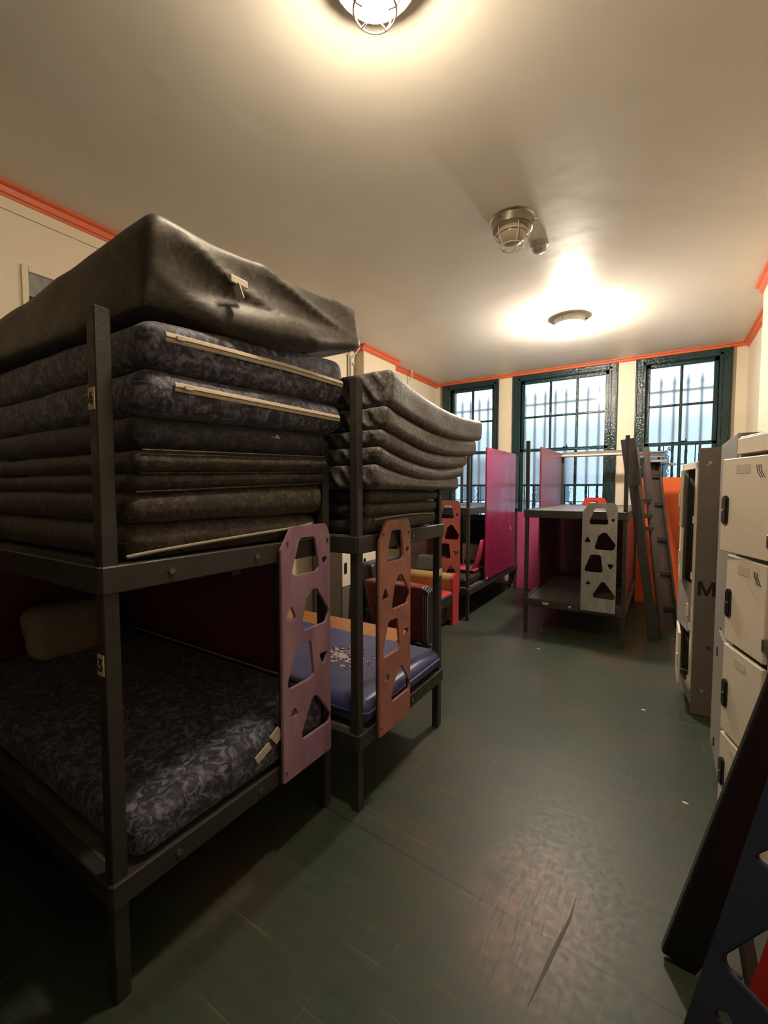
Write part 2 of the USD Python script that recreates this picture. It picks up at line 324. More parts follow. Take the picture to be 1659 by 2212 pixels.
struct('wall_right', [bx(XR, XR + T, YF - T, YB + T, 0, H), pier_r], cream, 'cream painted wall behind the row of lockers', 'wall', smooth=False)
struct('wall_front', bx(XL, XR, YF - T, YF, 0, H), cream, 'unseen cream painted end wall opposite the windows', 'wall', smooth=False)  # out of view, set well back so less light bounces forward
WIN = [(-3.187, -2.214, (-2.991, -2.665, -2.331)), (-1.988, -.552, (-1.826, -1.444, -1.074, -.704)), (-.338, .694, (-.172, .179, .519))]
GT, GB = 3.125, 1.09
struct('wall_back', wall_poly('y', XL, XR, 0, H, [(g[0] - .045, GB - .06, g[-1] + .045, GT + .045) for _, _, g in WIN], YB, T), cream, 'cream painted window wall at the far end', 'wall', smooth=False)
# picture-rail cornice, one run per wall following the piers
def cornice(path, k=.62):
    prof = [(k * a, k * b) for a, b in ((0, 0), (0, -.115), (.012, -.115), (.02, -.095), (.035, -.085), (.05, -.04), (.075, -.028), (.085, -.02), (.085, 0))]
    out = []
    for (a, b) in zip(path[:-1], path[1:]):
        a, b = np.array([*a, H]), np.array([*b, H]); d = (b - a) / np.linalg.norm(b - a); nrm = np.array([d[1], -d[0], 0])  # inward normal: right of the direction
        m = extr(Polygon(prof), np.linalg.norm(b - a))
        out.append(place(m, a, nrm, (0, 0, 1), d))
    return out
left_path = [(XL, YF), (XL, 4.53), (-3.17, 4.53), (-3.17, 5.30), (XL, 5.30), (XL, YB)]
segs = cornice([(XL, YF), (XL, 4.53)]) + cornice([(XL, 4.53), (-3.17, 4.53)]) + cornice([(-3.17, 4.53 - .053), (-3.17, 5.30 + .053)]) + cornice([(-3.17, 5.30), (XL, 5.30)]) + cornice([(XL, 5.30), (XL, YB)])
struct('trim_1', segs, orange, 'orange cornice along the top of the wall behind the beds', 'cornice', smooth=False)
struct('trim_2', cornice([(XL, YB), (XR, YB)], .45), orange, 'orange cornice running above the three windows', 'cornice', smooth=False)
segs = cornice([(XR, YB), (XR, 5.05)]) + cornice([(XR, 5.05), (.70, 5.05)]) + cornice([(.70, 5.05 + .053), (.70, 3.0 - .053)]) + cornice([(.70, 3.0), (XR, 3.0)]) + cornice([(XR, 3.0), (XR, YF)])
struct('trim_3', segs, orange, 'orange cornice along the top of the locker-side wall', 'cornice', smooth=False)
struct('trim_4', bx(XL - .001, XL + .012, YF, 4.53, 3.155, 3.168), cream, 'thin raised bead line under the cornice on the bed-side wall', 'moulding')

# ------------------------------------------------------------ windows
def window(x0, x1, gx, label):
    t = thing('window_%d' % (WIN.index((x0, x1, gx)) + 1), label, 'window', ((x0 + x1) / 2, YB, .80), kind='structure')
    z1 = 3.252
    a, b = gx[0] - .045, gx[-1] + .045
    yc = YB - .035
    obj('casing', [bx(x0, a, yc, YB, .80, z1, .006), bx(b, x1, yc, YB, .80, z1, .006), bx(a, b, yc, YB, GT + .045, z1, .006),
                   bx(a - .035, a, yc - .012, yc, .9, GT + .08, .005), bx(b, b + .035, yc - .012, yc, .9, GT + .08, .005), bx(a - .035, b + .035, yc - .012, yc, GT + .045, GT + .08, .005),
                   bx(x0, x0 + .02, yc - .014, yc, .8, z1, .005), bx(x1 - .02, x1, yc - .014, yc, .8, z1, .005)], green, t)
    obj('jamb_lining', [bx(a - .012, a, YB - .03, YB + .2, GB - .06, GT + .045), bx(b, b + .012, YB - .03, YB + .2, GB - .06, GT + .045), bx(a, b, YB - .03, YB + .2, GT + .04, GT + .055)], green, t)
    obj('sill', bx(x0 - .02, x1 + .02, YB - .09, YB + .02, GB - .10, GB - .055, .01), green, t)
    obj('apron_panel', [bx(x0, x1, YB - .03, YB, .62, GB - .10, .005), bx(x0 + .08, x1 - .08, YB - .04, YB - .028, .70, GB - .18, .008)], green, t)
    mid, ub, lb = 2.108, 2.615, 1.576
    up = obj('upper_sash', [bx(a, gx[0] + .004, YB + .03, YB + .075, mid - .02, GT + .045, .004), bx(gx[-1] - .004, b, YB + .03, YB + .075, mid - .02, GT + .045, .004),
                            bx(a, b, YB + .03, YB + .075, GT - .003, GT + .045, .004), bx(a, b, YB + .03, YB + .075, mid - .02, mid + .02, .004)], green, t)
    lo = obj('lower_sash', [bx(a, gx[0] + .004, YB - .02, YB + .028, GB - .06, mid + .02, .004), bx(gx[-1] - .004, b, YB - .02, YB + .028, GB - .06, mid + .02, .004),
                            bx(a, b, YB - .02, YB + .028, mid - .022, mid + .022, .004), bx(a, b, YB - .02, YB + .028, GB - .06, GB + .01, .004)], green, t)
    for k, x in enumerate(gx[1:-1]):
        obj('glazing_bar', bx(x - .016, x + .016, YB + .035, YB + .07, mid, GT, .006), green, up)
        obj('glazing_bar', bx(x - .018, x + .018, YB - .015, YB + .022, GB, mid, .006), green, lo)
    obj('glazing_bar', bx(gx[0], gx[-1], YB + .036, YB + .069, ub - .014, ub + .014, .006), green, up)
    obj('glazing_bar', bx(gx[0], gx[-1], YB - .014, YB + .021, lb - .015, lb + .015, .006), green, lo)
    third = x0 > -.4
    for k in range(len(gx) - 1):
        for (z0, z1_) in ((ub, GT), (mid, ub)):
            obj('pane', bx(gx[k], gx[k + 1], YB + .05, YB + .054, z0, z1_), frost, up)
        for (z0, z1_) in ((lb, mid), (GB, lb)):
            wv = third or z0 == GB
            obj('pane', bx(gx[k], gx[k + 1], YB + .002, YB + .006, z0, z1_), wavy if wv else frost, lo)
            if wv:                                             # thin leads halving the wavy panes
                xm, zm = (gx[k] + gx[k + 1]) / 2, (z0 + z1_) / 2
                obj('thin_lead', [bx(xm - .006, xm + .006, YB - .006, YB + .001, z0, z1_), bx(gx[k], gx[k + 1], YB - .006, YB + .001, zm - .006, zm + .006)], green, lo)
    xm = (gx[0] + gx[-1]) / 2 + .05
    obj('sash_latch', [bx(xm - .035, xm + .035, YB - .03, YB + .01, mid + .02, mid + .034, .004), rod((xm + .02, YB - .02, mid + .03), (xm + .02, YB - .02, mid + .065), .006)], black_pl, t)
window(*WIN[0], 'dark green sash window in the corner beside the bed-side wall')
window(*WIN[1], 'wide dark green sash window, middle of the three, six frosted panes above')
window(*WIN[2], 'dark green sash window nearest the lockers, above the orange board')
# borrowed-light opening high on the bed-side wall
t = thing('window_4', 'small dark recessed opening high on the wall beside the nearest bunk', 'window', (XL, 1.72, 2.05), kind='structure')
y0, y1, z0, z1 = NICHE[0], NICHE[2 - 1 + 0] if False else 2.30, 2.05, 2.84
y0, z0, y1, z1 = 1.15, 2.30 - .25, 2.05, 2.84
obj('plaster_edge', [bx(XL - .002, XL + .012, 1.115, 1.15, 2.27, 2.875, .004), bx(XL - .002, XL + .012, 1.15, 2.085, 2.84, 2.875, .004), bx(XL - .002, XL + .012, 2.05, 2.085, 2.27, 2.84, .004), bx(XL - .002, XL + .012, 1.115, 2.085, 2.265, 2.30, .004)], cream, t)
obj('head_lining', bx(XL - .24, XL - .001, 1.15, 2.05, 2.70, 2.84), greyw, t)
obj('dark_pane', bx(XL - .24, XL - .22, 1.15, 2.05, 2.30, 2.70), pm('dark_glass', (.008, .011, .013), rough=.15), t)

# ------------------------------------------------------------ outside: railing, ground, facing building
YFN = 7.62
fx = np.arange(-3.45, 1.0, .162)
rl = thing('spiked_railing', 'spiked iron railing standing outside the frosted windows', 'railing', ((fx[0] + fx[-1]) / 2, YFN, -.1))
for x in fx:
    m = [bx(x - .016, x + .016, YFN - .016, YFN + .016, -.1, 3.03)]
    sp = trimesh.creation.cone(radius=.028, height=.16, sections=6); sp.apply_translation([x, YFN, 3.02]); m.append(sp)
    obj('spike_bar', m, iron, rl)
for z in (2.925, .35): obj('rail', bx(fx[0] - .1, fx[-1] + .1, YFN - .02, YFN + .02, z - .015, z + .015), iron, rl)
struct('ground', bx(-30, 30, YB + T, 40, -.12, -.1), pave, 'pale outdoor paving beyond the windows', 'ground')
fc = thing('building', 'pale rendered building across the street seen blurred through the glass', 'building', (0, 15, -.1))
obj('wall', bx(-22, 22, 15, 15.4, -.1, 3.6), outw, fc)
for k in range(-5, 6):
    x = k * 2.6 - .4
    w = obj('window_frame', [bx(x - .6, x + .6, 14.93, 15.0, 1.0, 1.08), bx(x - .6, x + .6, 14.93, 15.0, 2.6, 2.68), bx(x - .6, x - .53, 14.93, 15, 1.0, 2.68), bx(x + .53, x + .6, 14.93, 15, 1.0, 2.68), bx(x - .03, x + .03, 14.93, 15, 1.0, 2.68), bx(x - .6, x + .6, 14.93, 15, 1.8, 1.86)], outw, fc)
    obj('window_pane', bx(x - .55, x + .55, 14.97, 14.99, 1.05, 2.63), outg, w)

# ------------------------------------------------------------ ceiling lamps and smoke detector
def lamp(x, y, on, label, glob_r=.098, drop=.18, rim=.150):
    t = thing('ceiling_lamp', label, 'lamp', (x, y, H - drop), group='round bulkhead lamps on the ceiling')
    obj('base_ring', lathe([(0, 0), (rim + .006, 0), (rim + .01, -.008), (rim, -.016), (rim - .004, -.066), (rim - .016, -.072), (0, -.072)], (x, y, H - .001)), nickel if not on else white_pl, t, smooth=40)
    a = np.linspace(0, math.pi / 2, 9)
    prof = [(glob_r, -.07), (glob_r * .98, -.09)] + [(glob_r * .97 * math.cos(q), -.095 - (drop - .11) * math.sin(q)) for q in a[1:-1]] + [(0, -(drop - .015))]
    obj('glass_globe', lathe([(0, -.07)] + prof, (x, y, H)), on or opal, t, smooth=True)
    cr = glob_r + .012
    ring = lambda rr, z: tube([(x + rr * math.cos(q), y + rr * math.sin(q), z) for q in np.linspace(0, 2 * math.pi, 28, endpoint=False)], .0036, 6, close=True)
    obj('cage_ring', ring(cr * .985, H - .105), cage_m, t, smooth=True)
    obj('cage_ring', ring(cr * .66, H - drop + .004), cage_m, t, smooth=True)
    for k in range(5):
        q = 2 * math.pi * k / 5 + .35
        c, s = math.cos(q), math.sin(q)
        pts = [(x + r_ * c, y + r_ * s, H - d_) for r_, d_ in ((cr, .045), (cr, .08), (cr * .985, .105), (cr * .9, .135), (cr * .66, drop - .004), (cr * .42, drop - .001))]
        obj('cage_wire', tube(pts, .0036, 6), cage_m, t, smooth=True)
    for q in (.2, 2.3, 4.4):
        obj('clip_screw', rod((x + (rim - .004) * math.cos(q), y + (rim - .004) * math.sin(q), H - .03), (x + (rim + .022) * math.cos(q), y + (rim + .022) * math.sin(q), H - .03), .007), nickel, t)
LAMPS = [(-.86, 1.30), (-.885, 2.98), (-.862, 4.97)]
lamp(*LAMPS[0], lamp_glow[0], 'glowing caged bulkhead lamp cut off by the top edge of the picture')
lamp(*LAMPS[1], None, 'unlit caged bulkhead lamp with nickel rim beside the smoke detector', rim=.135)
lamp(*LAMPS[2], lamp_glow[2], 'glowing bulkhead lamp farthest away, nearest the windows', glob_r=.105, drop=.205, rim=.150)
sx, sy = -.80, 3.37
t = thing('smoke_detector', 'small white round smoke detector beside the unlit ceiling lamp', 'smoke detector', (sx, sy, H - .07))
obj('base', lathe([(0, 0), (.062, 0), (.062, -.016), (.055, -.02), (0, -.02)], (sx, sy, H)), white_pl, t, smooth=40)
obj('sensor_head', lathe([(0, -.02), (.046, -.02), (.05, -.045), (.038, -.062), (.02, -.07), (0, -.07)], (sx, sy, H)), white_pl, t, smooth=40)
for k in range(6):
    q = k * math.pi / 3
    obj('slot', bar((sx + .047 * math.cos(q), sy + .047 * math.sin(q), H - .03), (sx + .036 * math.cos(q), sy + .036 * math.sin(q), H - .064), .012, .004), black_pl, t)

# ------------------------------------------------------------ conduits and cables on the bed-side wall
def cable(pts, r, mat, label):
    obj('cable', tube(pts, r, 8), mat, None, True, label=label, category='cable')
cable([(XL + .012, 4.36, .9), (XL + .012, 4.36, 3.17), (XL + .05, 4.36, 3.19), (XL + .10, 4.36, 3.29)], .008, conduit_m, 'brown cable dropping down the wall, farther from the pier corner')
cable([(XL + .014, 4.42, .9), (XL + .014, 4.42, 3.12), (XL + .10, 4.43, 3.20), (XL + .115, 4.50, 3.285)], .010, white_pl, 'white cable rising over the orange cornice beside the pier')
cable([(XL + .012, 4.50, .9), (XL + .012, 4.50, 3.05), (XL + .012, 4.42, 3.09)], .006, conduit_m, 'thin brown cable in the corner against the pier')
cable([(XL + .012, 5.86, .9), (XL + .012, 5.86, 3.14), (XL + .10, 5.84, 3.20), (XL + .11, 5.80, 3.29)], .009, white_pl, 'white cable crossing the cornice between the pier and the corner window')

# ------------------------------------------------------------ ladder boards
def ladder_poly(w=.306, h=1.06):
    def P(pts, r=.012):
        g = Polygon([(u * w, (1 - v) * h) for u, v in pts])
        return g.buffer(-r).buffer(r) if r else g
    o = P([(.0, .085), (.19, .004), (.24, 0), (.88, 0), (.93, .006), (1, .05), (1, 1), (0, 1)], .01)
    holes = [P([(.36, .05), (.66, .05), (.76, .195), (.18, .195)], .022), P([(.81, .142), (.94, .142), (.875, .176)], .008), P([(.17, .305), (.27, .362), (.07, .362)], .008),
             P([(.60, .268), (.70, .268), (.97, .375), (.90, .425), (.36, .425), (.48, .30)], .02), P([(.27, .475), (.56, .475), (.63, .635), (.07, .635)], .022),
             P([(.74, .552), (.94, .552), (.83, .605)], .008), P([(.22, .715), (.30, .752), (.13, .752)], .008), P([(.60, .715), (.70, .725), (.99, .84), (.95, .872), (.36, .872), (.37, .835)], .02)]
    for q in holes: o = o.difference(q)
    for u, v in ((.12, .062), (.93, .07)): o = o.difference(affinity.translate(Polygon([(.005 * math.cos(a), .005 * math.sin(a)) for a in np.linspace(0, 6.28, 10)[:-1]]), u * w, (1 - v) * h))
    return o
LP = ladder_poly()
def ladder_mesh(o, eu, ev, th=.012):
    """outline's u along eu, height along ev, thickness along eu x ev"""
    eu, ev = np.asarray(eu, float), np.asarray(ev, float); n = np.cross(eu, ev)
    inner = LP.buffer(-.0025)
    parts = [place(extr(LP, th - .003), o, eu, ev, n), place(extr(inner, .003), np.asarray(o, float) + n * (th - .003), eu, ev, n)]
    return trimesh.util.concatenate(parts)

# ------------------------------------------------------------ bunk beds
PS = .044
def bunk(label, x0, x1, y0, y1, end, ladder_mat, ladder_at, ptop=2.02, deck=deck_m, pth=PS, ptop_far=None):
    """end: 'x1' = short end at x1 (faces the aisle), 'y0' = short end at y0"""
    t = thing('bunk_bed', label, 'bunk bed', ((x0 + x1) / 2, (y0 + y1) / 2, 0), group='steel dormitory bunk beds')
    for x in (x0, x1 - pth):
        for y in (y0, y1 - pth):
            obj('post', [bx(x, x + pth, y, y + pth, 0, ptop if (ptop_far is None or y < (y0 + y1) / 2) else ptop_far, .003)], steel, t)
    for zb, zt, nm in ((1.222, 1.302, 'upper_deck'), (.295, .372, 'lower_deck')):
        d = obj(nm, bx(x0 + .02, x1 - .02, y0 + .02, y1 - .02, zt - .028, zt - .006, .003), deck, t)
        o = .010
        obj('rail', bx(x1 - .03, x1 + o, y0 - .006, y1 + .006, zb, zt, .004), steel, t)
        obj('rail', bx(x0 - o, x0 + .03, y0 - .006, y1 + .006, zb, zt, .004), steel, t)
        obj('rail', bx(x0, x1, y0 - o, y0 + .03, zb, zt, .004), steel, t)
        obj('rail', bx(x0, x1, y1 - .03, y1 + o, zb, zt, .004), steel, t)
        obj('stiffener', bx(x0 + .05, x1 - .05, (y0 + y1) / 2 - .02, (y0 + y1) / 2 + .02, zb - .03, zt - .03), steel, t) if end == 'x1' else obj('stiffener', bx((x0 + x1) / 2 - .02, (x0 + x1) / 2 + .02, y0 + .05, y1 - .05, zb - .03, zt - .03), steel, t)
        for f in (.20, .55):
            if end == 'x1':
                yy = y0 + (y1 - y0) * f; p = (x1 + o - .002, yy, (zb + zt) / 2); q = (x1 + o + .006, yy, (zb + zt) / 2)
            else:
                xx = x0 + (x1 - x0) * f; p = (xx, y0 - o + .002, (zb + zt) / 2); q = (xx, y0 - o - .006, (zb + zt) / 2)
            obj('bolt', rod(p, q, .011, 6), bolt_m, t)
    if end == 'x1':
        L = obj('ladder', ladder_mesh((x1 + .024, ladder_at, .305), (0, 1, 0), (0, 0, 1)), ladder_mat, t, label=None)
    else:
        L = obj('ladder', ladder_mesh((ladder_at, y0 - .014, .325), (1, 0, 0), (0, 0, 1)), ladder_mat, t)
    zf = (.305 if end == 'x1' else .325)
    for u in (0.004, .302):
        ht = .96 if u < .1 else 1.0
        if end == 'x1': obj('ladder_flange', bx(x1 + .011, x1 + .026, ladder_at + u - .0015, ladder_at + u + .0015, zf + .004, zf + ht), steel, L)
        else: obj('ladder_flange', bx(ladder_at + u - .0015, ladder_at + u + .0015, y0 - .016, y0 - .011, zf + .004, zf + ht), steel, L)
    for u, v in ((.12, .062), (.93, .07), (.06, .96)):
        s = .305 + (1 - v) * 1.06
        if end == 'x1': obj('ladder_bolt', rod((x1, ladder_at + u * .306, s), (x1 + .040, ladder_at + u * .306, s), .006, 8), bolt_m, L)
        else: obj('ladder_bolt', rod((ladder_at + u * .306, y0, s + .02), (ladder_at + u * .306, y0 - .031, s + .02), .006, 8), bolt_m, L)
    return t
def text_on(txt, h, o, ex, ey, bold=True, depth=.0015):
    m = meshkit.text_mesh(txt, h, depth, bold=bold); w = m.bounds[1][0] + m.bounds[0][0]
    m.apply_translation([-w / 2, -h / 2, 0])
    return place(m, o, ex, ey, np.cross(ex, ey))

# bunk 1, nearest
b1 = bunk('nearest steel bunk bed, numbered 4 and 3, with plum ladder board', -3.26, -1.31, .60, 1.588, 'x1', plum, 1.243, ptop_far=1.742)
for z, n_ in ((1.768, '4'), (1.02, '3')):
    pl = obj('number_plate', bx(-1.354 + .006, -1.31 - .004, .5965, .5995, z - .030, z + .030), lab_l, b1, label='cream plate with black %s' % n_)
    obj('digit', text_on(n_, .034, (-1.332, .5964, z), (1, 0, 0), (0, 0, 1)), ink, pl)
obj('post_letter', text_on('C', .034, (-1.332, 1.5435, 1.715), (1, 0, 0), (0, 0, 1)), lab_l, b1, label='pale letter C')
obj('side_panel', bx(-3.20, -1.62, 1.558, 1.573, .38, 1.20, .003), maroon, b1, label='dark maroon side panel')
obj('panel_post', bx(-1.66, -1.62, 1.556, 1.586, .38, 1.22, .003), steel, b1)
obj('head_panel', bx(-3.25, -3.235, .66, 1.56, .38, 1.22, .003), maroon, b1, label='dark maroon head panel')
# unseen bunk past the picture's left edge, placed to darken the near corner
b0 = bunk('unseen steel bunk bed beside the camera, placed to darken the near left corner', -3.26, -1.37, -.56, .32, 'x1', plum, -.25)
obj('mattress', cushion(hexa(-3.2, -1.40, -.50, .26, .374, .50), .05, (20, 12, 3)), navy, None, True, label='navy mattress on the lower deck of the unseen bunk beside the camera', category='mattress')
obj('mattress', cushion(hexa(-3.2, -1.40, -.50, .26, 1.304, 1.43), .05, (20, 12, 3)), navy, None, True, label='navy mattress on the upper deck of the unseen bunk beside the camera', category='mattress')
# bunk 2
b2 = bunk('steel bunk bed in front of the armchair, red-brown ladder board, blue mattress below', -3.14, -1.16, 1.606, 2.515, 'x1', redbr, 1.735, ptop_far=1.513)
obj('tape_patch', bx(-1.161, -1.158, 2.472, 2.514, .975, 1.02), lab_l, b2, label='cream tape on the post')
# bunk 3 along the left wall under window 1
b3 = bunk('steel bunk bed along the wall with salmon ladder and tall crimson panel', -2.76, -1.84, 4.71, 6.70, 'y0', salmon, -2.245, pth=.036)
obj('side_panel', bx(-1.845, -1.822, 5.25, 6.50, .38, 2.03, .003), pinkp, b3, label='tall crimson privacy panel')
obj('back_panel', bx(-2.74, -2.725, 5.40, 6.64, .38, 1.20, .003), pinkp, b3, label='crimson wall-side panel')
obj('panel_chip', [bx(-1.8221, -1.8205, 6.28, 6.31, .93, .955), bx(-1.8221, -1.8205, 6.25, 6.27, .955, .985), bx(-1.8221, -1.8205, 5.27, 5.31, .385, .415)], paper, b3)
# bunk 4, empty, under window 2
b4 = bunk('empty steel bunk bed under the wide window with aluminium ladder', -1.205, -.262, 4.67, 6.60, 'y0', alu, -.648, pth=.036)
obj('side_panel', bx(-1.2, -1.178, 5.26, 6.42, .38, 2.005, .003), pm('plum_side_panel', (.20, .05, .085), (.18, .045, .078), 3, .3), b4, label='plum privacy panel')
obj('back_panel', bx(-1.17, -.28, 6.50, 6.515, .38, 1.20, .003), purple, b4, label='dark purple end panel')
obj('side_panel', bx(-.30, -.285, 4.80, 6.45, .38, 1.18, .003), maroon, b4, label='maroon panel on the board side')
obj('end_beam', [bx(-1.19, -.36, 6.47, 6.53, 1.955, 2.025, .02)], rail_m, b4)
obj('beam_edge', bx(-1.18, -.40, 6.455, 6.472, 1.962, 1.985, .003), cream_tape, b4)
for px in ((-1.01, -.95, .350), (-.76, -.735, .345)): obj('worn_patch', bx(px[0], px[1], 4.655, 4.6595, .325, px[2]), chip, b4, label='bare worn spot on the lower rail')

# ------------------------------------------------------------ mattresses on bunk 1
XA, XBk = -1.275, -3.2
def mattress(name, label, c, mat, r=.045, n=(44, 30, 4), fn=None, puff=.04, group='mattresses piled on the nearest bunk', cat='mattress', parts=True):
    t = thing(name, label, cat, tri(c, .5, .5, 0), group=group)
    obj('cover', cushion(c, r, n, fn, puff), mat, t, smooth=True)
    return t
def face_line(c, j0, j1, k, n=24, off=.006, wob=0.0, seed=1, kfun=None):
    P = []
    for q in np.linspace(0, 1, n):
        j = j0 + (j1 - j0) * q
        p = tri(c, 1, j, (kfun(q) if kfun else k)); P.append(p + np.array([off, 0, 0]))
    return P
G1 = 'mattresses piled on the nearest bunk'
def zs(l0, l1, r0, r1, sag=0.0):
    return {(0, 0): l0 + sag, (1, 0): l0, (0, 1): r0 + sag, (1, 1): r0}, {(0, 0): l1 + sag, (1, 0): l1, (0, 1): r1 + sag, (1, 1): r1}
layers = [  # z near-bottom, near-top, far-bottom, far-top, x aisle, y near, y far, material, label
    (1.303, 1.418, 1.303, 1.410, -1.318, .665, 1.515, brown, 'bottom mattress of the nearest pile, pale piping curving along its lower edge'),
    (1.418, 1.512, 1.410, 1.550, -1.30, .665, 1.535, brown, 'thick brown-black mattress lying second from the bottom of the nearest pile'),
    (1.512, 1.566, 1.550, 1.598, -1.295, .675, 1.540, brown, 'thin brown mattress third from the bottom of the nearest pile'),
    (1.566, 1.634, 1.598, 1.664, -1.275, .675, 1.540, brown, 'brown mattress fourth from the bottom of the nearest pile'),
    (1.634, 1.735, 1.664, 1.775, -1.285, .680, 1.545, navyd, 'dark navy mattress with a small white tear under the zipped pair'),
    (1.735, 1.868, 1.775, 1.905, -1.245, .690, 1.600, navy, 'lower of two navy mattresses with cream zippers'),
    (1.868, 2.010, 1.905, 2.105, -1.235, .700, 1.610, navy, 'upper of two navy mattresses with cream zippers, under the black tilted one'),
]
piles = []
for q, (a, b, c_, d, xa, yn, yf, mat, lab) in enumerate(layers):
    z0, z1 = zs(a, b, c_, d)
    C = hexa(XBk + .02 * (q % 3), xa, yn, yf, z0, z1)
    t = mattress('mattress', lab, C, mat, r=min(.05, (b - a) * .46), fn=lumps(.008, 5, q + 3), n=(40, 34, 4), puff=.05)
    piles.append((t, C))
    if q == 0:
        obj('piping', tube(face_line(C, .0, .94, 0, 26, .012, kfun=lambda s: .16 + .36 * (s ** .8) + .25 * max(0, s - .9) * 10 * .3), .006, 8), piping_m, t, smooth=True)
    elif q in (1, 2, 3):
        obj('seam', tube(face_line(C, .03, .97, .97, 20, .003), .004, 6), brown, t, smooth=True)
    if q in (5, 6):
        j0, k0 = (.10, .62) if q == 5 else (.055, .56)
        kf = (lambda s: .64 - .17 * s) if q == 5 else (lambda s: .62 - .16 * s - .10 * max(0, s - .6))
        pts = face_line(C, j0, .965, 0, 26, .013, kfun=kf)
        z_ = obj('zipper', tube(pts, .01, 8, flat=(.0145, .0045, (1, 0, 0))), cream_tape, t, smooth=40, label='cream zipper tape')
        obj('zip_teeth', tube([p + np.array([.004, 0, 0]) for p in pts], .003, 6), piping_m, z_, smooth=True)
        p = pts[1] + np.array([.009, 0, 0]); obj('zip_pull', bx(p[0] - .004, p[0] + .004, p[1] - .006, p[1] + .022, p[2] - .006, p[2] + .006, .002), chrome, z_)
    if q == 4:
        p = tri(C, 1, .63, .62); obj('tear', [bx(p[0] - .005, p[0] + .008, p[1] - .022, p[1] + .022, p[2] - .004, p[2] + .003, .001), bx(p[0] - .005, p[0] + .008, p[1] + .004, p[1] + .013, p[2], p[2] + .012, .001), bx(p[0] - .005, p[0] + .008, p[1] + .014, p[1] + .02, p[2], p[2] + .009, .001)], cream_tape, t, label='white tear')
# the tilted black one on top
C8 = np.zeros((2, 2, 2, 3))
C8[1, 0, 0] = (-1.255, .690, 2.020); C8[1, 0, 1] = (-1.225, .715, 2.312)
C8[1, 1, 0] = (-1.165, 1.665, 2.155); C8[1, 1, 1] = (-1.205, 1.675, 2.350)
C8[0, 0, 0] = (-3.05, .640, 2.020); C8[0, 0, 1] = (-3.05, .640, 2.105)
C8[0, 1, 0] = (-3.05, 1.66, 2.115); C8[0, 1, 1] = (-3.05, 1.66, 2.25)
def folds8(X, N, t):
    m = np.clip((t[:, 0] - .86) / .1, 0, 1) * np.clip(1 - np.abs(t[:, 2] - .6) * 1.2, 0, 1)
    y, z = t[:, 1], t[:, 2]
    ph = (y * 1.1 + .35 * z) * 15 + 2.2 * meshkit.fbm(X * 3, 2, 4)
    d = .026 * (.35 - np.abs(np.sin(.5 * (ph + 6 * z))) ** .6) * m * np.clip(y * 4, 0, 1) * np.clip((.96 - y) / .14, 0, 1)
    sagb = -.03 * np.exp(-((y - .05) / .18) ** 2) * np.clip((t[:, 0] - .8) / .15, 0, 1) * np.clip(1 - z * 1.3, 0, 1)
    sag = .05 * np.exp(-((y - .52) / .3) ** 2) * np.clip((.35 - z) / .3, 0, 1) * np.clip((t[:, 0] - .8) / .15, 0, 1)
    return d + sag + sagb
t8 = thing('mattress', 'large tilted black mattress crowning the nearest pile, creased cover and white care tag', 'mattress', (-2.1, 1.15, 2.02), group=G1)
obj('cover', cushion(C8, .034, (90, 80, 14), lumps(.010, 4.5, 31, folds8), .0), cover_m, t8, smooth=True)
p = tri(C8, 1, .30, .50) + np.array([.022, 0, 0])
obj('care_tag', [bx(p[0] - .006, p[0] + .004, p[1] - .03, p[1] + .042, p[2] + .0, p[2] + .026, .003), bar((p[0], p[1] - .005, p[2]), (p[0] + .012, p[1] + .004, p[2] - .05), .004, .03)], paper, t8, label='white care tag')
# ------------------------------------------------------------ lower deck of bunk 1
CL = hexa(-3.2, -1.312, .665, 1.55, .374, {(0, 0): .50, (1, 0): .505, (0, 1): .60, (1, 1): .585})
tl = mattress('mattress', 'dark navy patterned mattress on the lower deck of the nearest bunk', CL, navy, r=.055, n=(50, 34, 4), fn=lumps(.007, 4, 77), group=None)
obj('piping', tube([tri(CL, i, 1, 1) + np.array([0, -.02, .006]) for i in np.linspace(.1, .96, 20)], .006, 8), piping_m, tl, smooth=True)
pa, pb = tri(CL, 1, .52, .62), tri(CL, 1, .60, .58)
obj('care_tag', bar(pa + np.array([.010, 0, -.02]), pa + np.array([.013, .07, .012]), .006, .035, .002), paper, tl, label='white care tag')
obj('care_tag', bar(pa + np.array([.012, .085, .02]), pa + np.array([.018, .125, .05]), .006, .055, .002), paper, tl, label='white care tag')
cp = np.array(hexa(-3.0, -2.84, .95, 1.42, .545, .835)); cp[:, :, 1, 0] -= .10
cp[:, 0, 0, 2] += .02
obj('pillow', cushion(cp, .07, (8, 20, 12), lumps(.010, 6, 12), .05), pillow_m, None, True, label='beige pillow propped at the head of the nearest lower bunk', category='pillow')

